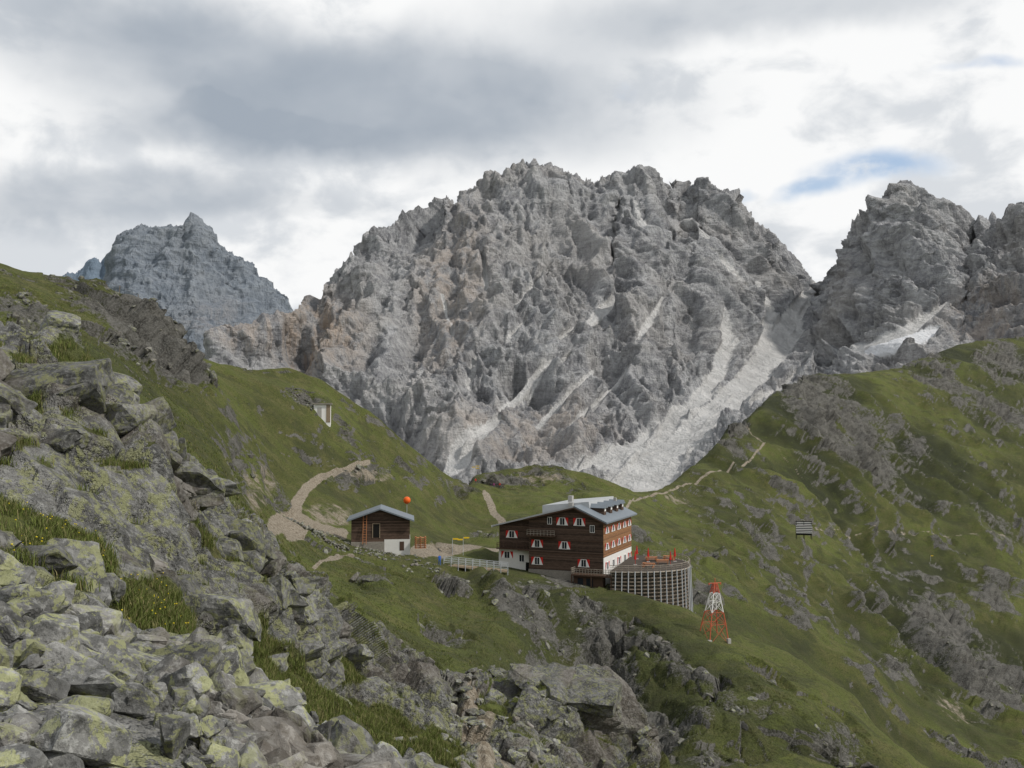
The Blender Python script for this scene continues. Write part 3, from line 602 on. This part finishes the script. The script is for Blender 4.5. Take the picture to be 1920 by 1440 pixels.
# --- terrace
ter=empty("hut_terrace",(0,0,0)); tz=-25.0; cx,cy=23.0,186.0
edge=[(16.9,175.0),(19.0,174.6),(21.2,174.5),(23.4,174.6),(25.6,175.1),(27.7,176.0),(29.6,177.4),(31.0,179.3),(31.9,181.6),(32.3,184.2),(32.4,187.0),(31.9,189.8),(30.8,192.4),(28.6,194.9),(25.6,196.5)]
pl=edge+[(24.5,197.0),(22.9,195.0)]
n_=len(pl); V_=[(x,y,tz) for x,y in pl]+[(x,y,tz-.3) for x,y in pl]
poly("deck",ter,V_,[list(range(n_)),list(range(2*n_-1,n_-1,-1))]+[[i,i+n_,(i+1)%n_+n_,(i+1)%n_] for i in range(n_)],M_DECK)
ep=[Vector((x,y,0)) for x,y in edge]; c0=Vector((cx,cy,0))
posts=[];logs=[];rails=[]
for i,q in enumerate(ep):
    gg=min(gz(q.x,q.y)-.6,tz-3.0)
    if i:
        pg=ep[i-1]; L=(q-pg).length; nsub=2
        for j in range(nsub):
            u=pg.lerp(q,(j+1)/nsub); inw=(c0-u).normalized()
            tp=u-inw*.18+Vector((0,0,tz+.05)); posts.append((tp,u-inw*.55+Vector((0,0,gg-.3)),.2)); rails.append((tp,tp+Vector((0,0,1.0)),.08))
        z=tz-.6
        while z>gg:
            pull=(c0-q).normalized()*.3-(c0-q).normalized()*.3*((tz-z)/6); logs.append((pg+pull+Vector((0,0,z)),q+pull+Vector((0,0,z)),.32)); z-=.62
        for h in (.35,.7,1.02): rails.append((pg+Vector((0,0,tz+h)),q+Vector((0,0,tz+h)),.06 if h<1 else .11))
        rails.append((pg+Vector((0,0,tz-.12)),q+Vector((0,0,tz-.12)),.32))
beams("support_posts",ter,posts,M_STEEL); beams("crib_logs",ter,logs,M_CRIB); beams("railing",ter,rails,M_DECK)
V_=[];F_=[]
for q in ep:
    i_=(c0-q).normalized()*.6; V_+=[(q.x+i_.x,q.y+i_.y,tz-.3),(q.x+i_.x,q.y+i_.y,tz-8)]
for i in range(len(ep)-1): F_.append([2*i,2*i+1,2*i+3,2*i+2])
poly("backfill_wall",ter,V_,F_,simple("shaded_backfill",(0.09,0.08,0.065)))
def umbrella(x,y,z):
    e=empty("folded_parasol",(x,y,z)); prof=[(.03,0),(.03,.9),(.05,.95),(.22,1.0),(.17,1.4),(.11,2.0),(.05,2.5),(.02,2.6)]; V_=[];F_=[]
    for r,h in prof:
        for i in range(10): an=2*math.pi*i/10; r2=r*(1.15 if i%2 else .85); V_.append((r2*math.cos(an),r2*math.sin(an),h))
    for j in range(len(prof)-1):
        for i in range(10): a=j*10+i; b=j*10+(i+1)%10; F_.append([a,b,b+10,a+10])
    poly("canopy",e,V_,F_,M_RED); boxes("base",e,[(-.3,.3,-.3,.3,0,.1)],M_CONC)
for x,y in ((22.3,183),(25.2,187),(28.6,182.5),(30.2,187.5),(23.6,191)): umbrella(x,y,tz)
def table(x,y,z,r):
    e=empty("picnic_table",(x,y,z),r)
    boxes("top",e,[(-1.1,1.1,-.38,.38,.7,.76)],M_FURN); boxes("benches",e,[(-1.1,1.1,-.95,-.65,.42,.47),(-1.1,1.1,.65,.95,.42,.47)],M_FURN)
    boxes("legs",e,[(-.9,-.82,-.9,.9,0.0,.08),(.82,.9,-.9,.9,0,.08),(-.9,-.82,-.3,.3,.08,.7),(.82,.9,-.3,.3,.08,.7),(-.9,-.82,-.9,-.7,.08,.42),(.82,.9,-.9,-.7,.08,.42),(-.9,-.82,.7,.9,.08,.42),(.82,.9,.7,.9,.08,.42)],M_FURN)
for i,(x,y) in enumerate(((24.3,180),(27.5,184.5),(26,188.5),(29.5,190.0))): table(x,y,tz,-.35+.2*(i%3))
# --- shed
q=ground_px(715,160); zb=P1(715,1030,160).z
shed=empty("wooden_shed",(q.x,160,zb),math.radians(6))
def srz(x): return 6.3-abs(x+.1)*(1.75/4.9)
prism("walls",shed,[(-4.6,-2),(4.6,-2),(4.6,srz(4.6)-.03),(-.1,6.27),(-4.6,srz(-4.6)-.03)],0,7,[M_WOOD])
for nm,a,b in (("roof_left",-5.3,-.1),("roof_right",-.1,5.3)):
    prism(nm,shed,[(a,srz(a)),(b,srz(b)),(b,srz(b)+.22),(a,srz(a)+.22)],-.9,7.7,[M_ROOF])
boxes("plaster_base",shed,[(.6,4.65,-.08,0,-1.5,1.55),(4.6,4.66,0,7,-1.5,1.55)],M_PLAST); boxes("door",shed,[(-1.2,-.2,-.05,0,1.9,4.0)],M_DARK); boxes("base_door",shed,[(3.0,3.7,-.12,-.08,-.2,1.2)],M_BEAM)
boxes("door_frame",shed,[(-1.32,-1.2,-.09,0,1.8,4.1),(-.2,-.08,-.09,0,1.8,4.1),(-1.2,-.2,-.09,0,4.0,4.1)],M_LOG)
boxes("stone_step",shed,[(-4.6,.6,-.5,0,-1.5,1.2)],M_STONE)
lad=empty("ladder",(q.x-2.4,159.0,zb),0)
sg=[((-.3,0,.9),(-.3,.6,5.4),.1),((.25,0,.9),(.25,.6,5.4),.1)]+[((-.3,.06+.045*i*1.2,1.2+i*.4),(.25,.06+.045*i*1.2,1.2+i*.4),.07) for i in range(10)]
beams("rails_and_rungs",lad,sg,M_FURN)
pal=empty("wooden_pallet_stack",(q.x+5.6,159.5,zb+.2),.2)
boxes("slats",pal,[(-.1,1.7,-.1+.25*i,.08+.25*i,.32*j,.32*j+.05) for i in range(5) for j in range(6)]+[(.0+.75*i,.15+.75*i,-.1,1.1,.32*j+.05,.32*j+.2) for i in range(3) for j in range(6)],M_FURN)
b=P1(763,938,172); mk=empty("orange_marker_ball",(b.x,b.y,b.z))
bm=bmesh.new(); bmesh.ops.create_uvsphere(bm,u_segments=24,v_segments=16,radius=.62); me=bpy.data.meshes.new("ball"); bm.to_mesh(me); bm.free(); me.materials.append(M_ORANGE)
for p_ in me.polygons: p_.use_smooth=True
o_=bpy.data.objects.new("ball",me); SC.objects.link(o_); o_.parent=mk
beams("mast",mk,[((0,0,-.5),(0,0,gz(b.x,b.y)-b.z-.3),.09),((0,0,-.63),(0,0,-.5),.25)],M_STEEL)
# --- small shelter on hill
q=ground_px(604,219); sh_=empty("stone_shelter",(q.x,q.y,q.z+.3),math.radians(8))
boxes("walls",sh_,[(-1.8,1.8,0,3,-2,2.9)],M_WHITE); boxes("roof",sh_,[(-2.1,2.1,-.4,3.3,2.9,3.15)],M_STONE); boxes("door",sh_,[(-1.0,-.1,-.06,0,0,2.2)],M_CONC); boxes("timber_panel",sh_,[(.9,1.78,-.08,0,-1,2.8)],M_LOG)
def stones(name,cnt,x0,x1,d0,d1,zz,s0,s1):
    pp=[];nr=[];z=[]
    for i in range(cnt):
        g_=ground_px(rng.uniform(x0,x1),rng.uniform(d0,d1)); pp.append(np.array(g_)+np.array([0,0,rng.uniform(0,zz)])); nr.append(np.array([0,0,1.])); z.append(rng.uniform(s0,s1))
    scatter_boulders(name,pp,nr,z,flat=.6,hi=False)
stones("dry_stone_wall",90,545,588,217,225,.3,.4,.9); stones("dry_stone_wall",160,515,655,149,151,.5,.35,.8); stones("path_rubble",260,560,830,147,162,.02,.2,.7)
# --- walkway bridge left of hut
wk=empty("timber_walkway",(0,0,0)); a=P1(832,1052,171); b_=P1(952,1068,174); zt=-23.3
A0=Vector((a.x,a.y,zt)); B0=Vector((b_.x,b_.y,zt-1.5)); pr=Vector((0,1.8,0))
V_=[A0,B0,B0+pr,A0+pr]; V_+= [q-Vector((0,0,.25)) for q in V_]
poly("deck",wk,V_,[[0,1,2,3],[7,6,5,4],[0,4,5,1],[1,5,6,2],[2,6,7,3],[3,7,4,0]],M_LOG)
sg=[]
for off in (Vector((0,0,0)),pr):
    for i in range(10):
        p_=A0.lerp(B0,i/9)+off; sg.append((Vector((p_.x,p_.y,gz(p_.x,p_.y)-.4)),p_+Vector((0,0,1.2)),.17))
    for h in (.4,.8,1.2): sg.append((A0+off+Vector((0,0,h)),B0+off+Vector((0,0,h)),.09))
beams("rails",wk,sg,simple("weathered_rail",(0.36,0.38,0.39)))
# --- lattice tower
tb=ground_px(1334,154); zt_=P1(1340,1100,154).z
tw=empty("cableway_lattice_tower",tb,math.radians(20)); Ht=zt_-tb.z; print("tower",Ht)
Ht=min(max(Ht,8.0),11.5)
def leg(i,t): 
    sx,sy=((-1,-1),(1,-1),(1,1),(-1,1))[i]; w_=1.65*(1-t)+.25*t; return Vector((sx*w_+0.35*t,sy*w_,Ht*t-(.9 if t==0 else 0)))
lv=[0,.25,.47,.66,.82,.92,1.0]
for nm,rg,mt in (("lower_lattice",(0,2),M_RUST),("middle_lattice",(2,4),M_WHITE),("upper_lattice",(4,6),M_RUST)):
    sg=[]
    for j in range(*rg):
        for i in range(4):
            sg.append((leg(i,lv[j]),leg(i,lv[j+1]),.15)); sg.append((leg(i,lv[j]),leg((i+1)%4,lv[j+1]),.06)); sg.append((leg((i+1)%4,lv[j]),leg(i,lv[j+1]),.06)); sg.append((leg(i,lv[j+1]),leg((i+1)%4,lv[j+1]),.07))
    beams(nm,tw,sg,mt)
beams("crossarm",tw,[((-.7,0,Ht+.05),(1.3,0,Ht+.05),.13),((.35,0,Ht),(.35,0,Ht+.8),.1),((-.7,0,Ht-.2),(-.7,0,Ht+.1),.2),((1.3,0,Ht-.2),(1.3,0,Ht+.1),.2)],M_RUST)
boxes("footings",tw,[(sx*1.65-.25,sx*1.65+.25,sy*1.65-.25,sy*1.65+.25,-2.0,-.1) for sx in (-1,1) for sy in (-1,1)],M_CONC)
# --- avalanche barrier
q=ground_px(1505,335); zz=P1(1505,990,335); q.z=max(q.z,zz.z-2)
av=empty("avalanche_barrier",q,math.radians(-10)); 
boxes("slats",av,[(-2.6,2.6,.1*i*1.5,.1*i*1.5+.08,.3+.55*i,.3+.55*i+.22) for i in range(7)],M_WHITE)
beams("frame",av,[((x,-.1,-1.8),(x,1.0,4.3),.2) for x in (-2.4,0,2.4)]+[((x,3,-1.8),(x,.8,3.4),.16) for x in (-2.4,0,2.4)],M_DARK)
boxes("backing",av,[(-2.6,2.6,1.15,1.2,-.5,4.1)],M_DARK)
# --- signposts
def signpost(pxx,dd,h=2.6,arms=2):
    q=ground_px(pxx,dd); e=empty("hiking_signpost",q,rng.uniform(-.3,.3)); beams("post",e,[((0,0,-.4),(0,0,h),.1)],M_STEEL)
    for i in range(arms):
        sgn=1 if i%2==0 else -1; z=h-.15-.32*i; x0,x1=0.06*sgn,1.0*sgn
        V_=[(x0,-.06,z-.13),(x1,-.06,z-.13),(x1+.18*sgn,-.06,z),(x1,-.06,z+.13),(x0,-.06,z+.13)]; V_+=[(x,y+.04,zz_) for x,y,zz_ in V_]
        poly("arm",e,V_,[[0,1,2,3,4],[9,8,7,6,5]]+[[j,(j+1)%5,(j+1)%5+5,j+5] for j in range(5)],M_YEL)
signpost(892,298,3.2,3); signpost(869,188,3.4,2); signpost(849,186,3.0,1); signpost(1740,420,2.4,1)
c_=P1(1000,316,1890); e=empty("summit_cross",c_); beams("cross",e,[((0,0,-14),(0,0,9),.8),((-2.6,0,5.6),(2.6,0,5.6),.7)],M_BEAM)
fe=empty("fence",(0,0,0)); sg=[];prev=None
for pxx,dd in ((118,184),(150,186),(185,187),(220,189),(255,192),(290,195)):
    g_=ground_px(pxx,dd); sg.append((g_-Vector((0,0,.3)),g_+Vector((.1,0,1.3)),.1))
    if prev: sg.append((prev+Vector((.1,0,1.2)),g_+Vector((.1,0,1.2)),.02))
    prev=g_
beams("posts_and_wire",fe,sg,M_LOG)
# --- people
def person(loc,rzv,pose,shirt,trous,name="hiker"):
    J={'pel':(0,0,.95),'waist':(0,0,1.12),'chest':(0,0,1.36),'neck':(0,.0,1.5),'head':(0,-.02,1.6),'top':(0,-.02,1.74)}
    if pose=='sit':
        J={k_:(x,y,z-.48) for k_,(x,y,z) in J.items()}
        for sd,sx in (('l',-.1),('r',.1)):
            J['hip'+sd]=(sx,0,.47);J['kn'+sd]=(sx*1.2,-.45,.5);J['an'+sd]=(sx*1.2,-.45,.1);J['ft'+sd]=(sx*1.3,-.62,.04)
            J['sh'+sd]=(sx*1.8,0,.9);J['el'+sd]=(sx*2.3,-.1,.65);J['wr'+sd]=(sx*1.4,-.33,.58);J['hd'+sd]=(sx*1.1,-.4,.56)
    else:
        for sd,sx in (('l',-.1),('r',.1)):
            st=.12 if sd=='l' else -.12
            J['hip'+sd]=(sx,0,.92);J['kn'+sd]=(sx*1.1,st*.8-.04,.5);J['an'+sd]=(sx*1.1,st*1.4,.08);J['ft'+sd]=(sx*1.3,st*1.4-.16,.03)
            J['sh'+sd]=(sx*1.9,0,1.42);J['el'+sd]=(sx*2.5,.03,1.14);J['wr'+sd]=(sx*2.4,-.12,.92);J['hd'+sd]=(sx*2.3,-.16,.84)
    rad={'pel':.14,'waist':.13,'chest':.15,'neck':.055,'head':.1,'top':.07,'hip':.1,'kn':.065,'an':.045,'ft':.04,'sh':.07,'el':.045,'wr':.032,'hd':.035}
    E=[('pel','waist'),('waist','chest'),('chest','neck'),('neck','head'),('head','top')]
    for sd in 'lr': E+=[('pel','hip'+sd),('hip'+sd,'kn'+sd),('kn'+sd,'an'+sd),('an'+sd,'ft'+sd),('chest','sh'+sd),('sh'+sd,'el'+sd),('el'+sd,'wr'+sd),('wr'+sd,'hd'+sd)]
    ks=list(J); me=bpy.data.meshes.new(name); me.from_pydata([J[k_] for k_ in ks],[(ks.index(a),ks.index(b)) for a,b in E],[])
    ob=bpy.data.objects.new(name,me); SC.objects.link(ob); ob.location=loc; ob.rotation_euler=(0,0,rzv)
    ob.modifiers.new("skin",'SKIN')
    if not me.skin_vertices: 
        bpy.context.view_layer.objects.active=ob; bpy.ops.mesh.customdata_skin_add()
    for i,k_ in enumerate(ks):
        r=rad[k_] if k_ in rad else rad[k_[:-1]]; me.skin_vertices[0].data[i].radius=(r,r*.85); me.skin_vertices[0].data[i].use_root=(k_=='pel')
    ob.modifiers.new("sub",'SUBSURF').levels=1; ob.modifiers["sub"].render_levels=1
    dg=bpy.context.evaluated_depsgraph_get(); m2_=bpy.data.meshes.new_from_object(ob.evaluated_get(dg)); ob.modifiers.clear(); ob.data=m2_
    m2_.materials.clear()
    for m in (shirt,trous,M_SKIN,M_HAIR): m2_.materials.append(m)
    hz=J['pel'][2]; nk=J['neck'][2]+.03
    for p_ in m2_.polygons:
        c=p_.center; p_.use_smooth=True
        if c.z>J['head'][2]+.06 or (c.z>nk and c.y>.03): p_.material_index=3
        elif c.z>nk: p_.material_index=2
        elif (Vector(J['hdl'])-c).length<.08 or (Vector(J['hdr'])-c).length<.08: p_.material_index=2
        elif c.z>hz and c.y>-.25 or (abs(c.x)>.17 and c.z>hz-.1): p_.material_index=0
        else: p_.material_index=1
    return ob
M_SKIN=simple("skin",(0.5,0.3,0.21)); M_HAIR=simple("hair",(0.05,0.03,0.02)); M_BLUE=simple("blue_jacket",(0.03,0.13,0.5)); M_NAVY=simple("navy_cloth",(0.03,0.035,0.06)); M_PINK=simple("purple_jacket",(0.25,0.06,0.18)); M_REDC=simple("red_jacket",(0.45,0.04,0.03)); M_GREYC=simple("grey_cloth",(0.1,0.1,0.11))
q=ground_px(932,290); bn=empty("trailside_bench",q,0)
boxes("seat",bn,[(-2.2,2.2,-.2,.2,.4,.46)],M_BEAM); boxes("back",bn,[(-2.2,2.2,.24,.3,.6,.9)],M_BEAM); boxes("legs",bn,[(-2,-1.9,-.2,.3,-.3,.4),(1.9,2,-.2,.3,-.3,.4),(-2,-1.9,.24,.3,.4,.9),(1.9,2,.24,.3,.4,.9)],M_BEAM)
for i,(dx,m) in enumerate(((-1.7,M_NAVY),(-.9,M_PINK),(0,M_NAVY),(.8,M_REDC),(1.6,M_GREYC))): person(q+Vector((dx,0,0)),rng.uniform(-.2,.2),'sit',m,M_NAVY)
g_=ground_px(892,285); person(g_,.4,'stand',M_REDC,M_GREYC)
g_=ground_px(825,168); person(Vector((g_.x,g_.y,g_.z)),.3,'stand',M_BLUE,M_BLUE)
print("struct",time.time()-T0)

# ================= SKY
w=bpy.data.worlds.new("World"); bpy.context.scene.world=w; w.use_nodes=True; t=w.node_tree; t.nodes.clear()
class WT(NT):
    def __init__(s,t): s.t=t
k=WT(t); out=k.n('ShaderNodeOutputWorld')
SE,SR=math.radians(46),math.radians(108)
sky=k.n('ShaderNodeTexSky',sky_type='NISHITA',sun_disc=False,sun_elevation=SE,sun_rotation=SR)
bg1=k.n('ShaderNodeBackground',{'Color':sky.outputs[0],'Strength':0.15})
D0=k.n('ShaderNodeTexCoord').outputs['Generated']
def vm(op,a,b): 
    nd=k.n('ShaderNodeVectorMath',{0:a,1:b},operation=op); return nd.outputs[0]
nz_=k.n('ShaderNodeTexNoise',{'Vector':D0,'Scale':5.0,'Detail':5.0,'Roughness':0.55}).outputs['Color']
Dd=vm('ADD',D0,vm('MULTIPLY',vm('SUBTRACT',nz_,(.5,.5,.5)),(0.16,0.0,0.11)))
Db=vm('ADD',D0,vm('MULTIPLY',vm('SUBTRACT',nz_,(.5,.5,.5)),(0.13,0.0,0.07)))
def ell(src,cx,cy,rx,ry,a,b,rot=0):
    q=P1(cx,cy,1).normalized()
    dv_=vm('SUBTRACT',src,(q.x,0,q.z))
    if rot: dv_=k.n('ShaderNodeVectorRotate',{'Vector':dv_,'Angle':math.radians(rot)},rotation_type='Y_AXIS').outputs[0]
    dv_=vm('MULTIPLY',dv_,(F/rx,0,F/ry))
    L=k.n('ShaderNodeVectorMath',{0:dv_},operation='LENGTH').outputs['Value']
    return k.ss(L,b,a)
sxyz=k.n('ShaderNodeSeparateXYZ',{0:D0})
front=k.ss(sxyz.outputs[1],0.0,0.3)
dark=0.0
for cx,cy,rx,ry,st,rot in ((620,170,600,120,1.1,-3),(460,262,300,42,.6,0),(1440,35,330,62,.8,0),(200,370,330,52,.75,8),(560,395,150,30,.3,0),(1000,90,260,90,.4,0)):
    dark=k.math('ADD',dark,k.math('MULTIPLY',ell(Dd,cx,cy,rx,ry,.45,1.3,rot),st))
dark=k.math('MULTIPLY',k.math('MINIMUM',dark,1.25),front)
st_=k.mapping(D0,(1,1,1.7))
c1=k.noise(5,4,0.5,st_,0.2); c2=k.noise(14,6,0.56,st_,0.25)
br=k.math('ADD',k.math('MULTIPLY',c1,0.5),k.math('MULTIPLY',c2,0.5))
cl=k.mix(k.ss(br,0.41,0.55),(0.69,0.72,0.755),(0.96,0.965,0.965))
soft=k.mix(k.ss(c1,0.35,0.65),(0.36,0.41,0.475),(0.51,0.55,0.60))
cl=k.mix(k.math('MULTIPLY',dark,k.math('ADD',0.66,k.math('MULTIPLY',c2,0.35)),True),cl,soft)
over_dim=k.ss(sxyz.outputs[2],0.45,0.75)
cl=k.mix(over_dim,cl,(0.54,0.575,0.62))  # unseen sky overhead dimmed to cut fill light and raise contrast
bg2=k.n('ShaderNodeBackground',{'Color':cl,'Strength':1.0})
blue=0.0
for cx,cy,rx,ry,st,ro in ((1640,330,100,24,.85,8),(1520,368,70,15,.8,10),(1185,160,30,11,.5,0),(1830,132,55,10,.5,0),(1905,415,50,18,.8,0),(1395,375,16,10,.5,0)):
    blue=k.math('MAXIMUM',blue,k.math('MULTIPLY',ell(Db,cx,cy,rx,ry,.25,1.4,ro),st))
blue=k.math('MULTIPLY',blue,front,True)
blue=k.math('MULTIPLY',blue,k.ss(c2,0.30,0.56),True)
ms=k.n('ShaderNodeMixShader',{0:blue}); t.links.new(bg2.outputs[0],ms.inputs[1]); t.links.new(bg1.outputs[0],ms.inputs[2]); t.links.new(ms.outputs[0],out.inputs[0])
# sun
sd=bpy.data.lights.new("sun",'SUN'); sd.energy=2.8; sd.angle=math.radians(4); sd.color=(1,.95,.88); so=bpy.data.objects.new("sun",sd); SC.objects.link(so)
dirs=Vector((math.sin(SR)*math.cos(SE),math.cos(SR)*math.cos(SE),math.sin(SE))); so.rotation_euler=dirs.to_track_quat('Z','Y').to_euler()
# camera
cd=bpy.data.cameras.new("camera"); cd.sensor_width=36; cd.lens=36*F/1920; cd.clip_start=.1; cd.clip_end=40000
co=bpy.data.objects.new("camera",cd); SC.objects.link(co); co.location=(0,0,0); co.rotation_euler=(math.pi/2+TH,0,0); bpy.context.scene.camera=co
vs=bpy.context.scene.view_settings; vs.view_transform='Standard'; vs.look='None'; vs.exposure=0
print("done",time.time()-T0)
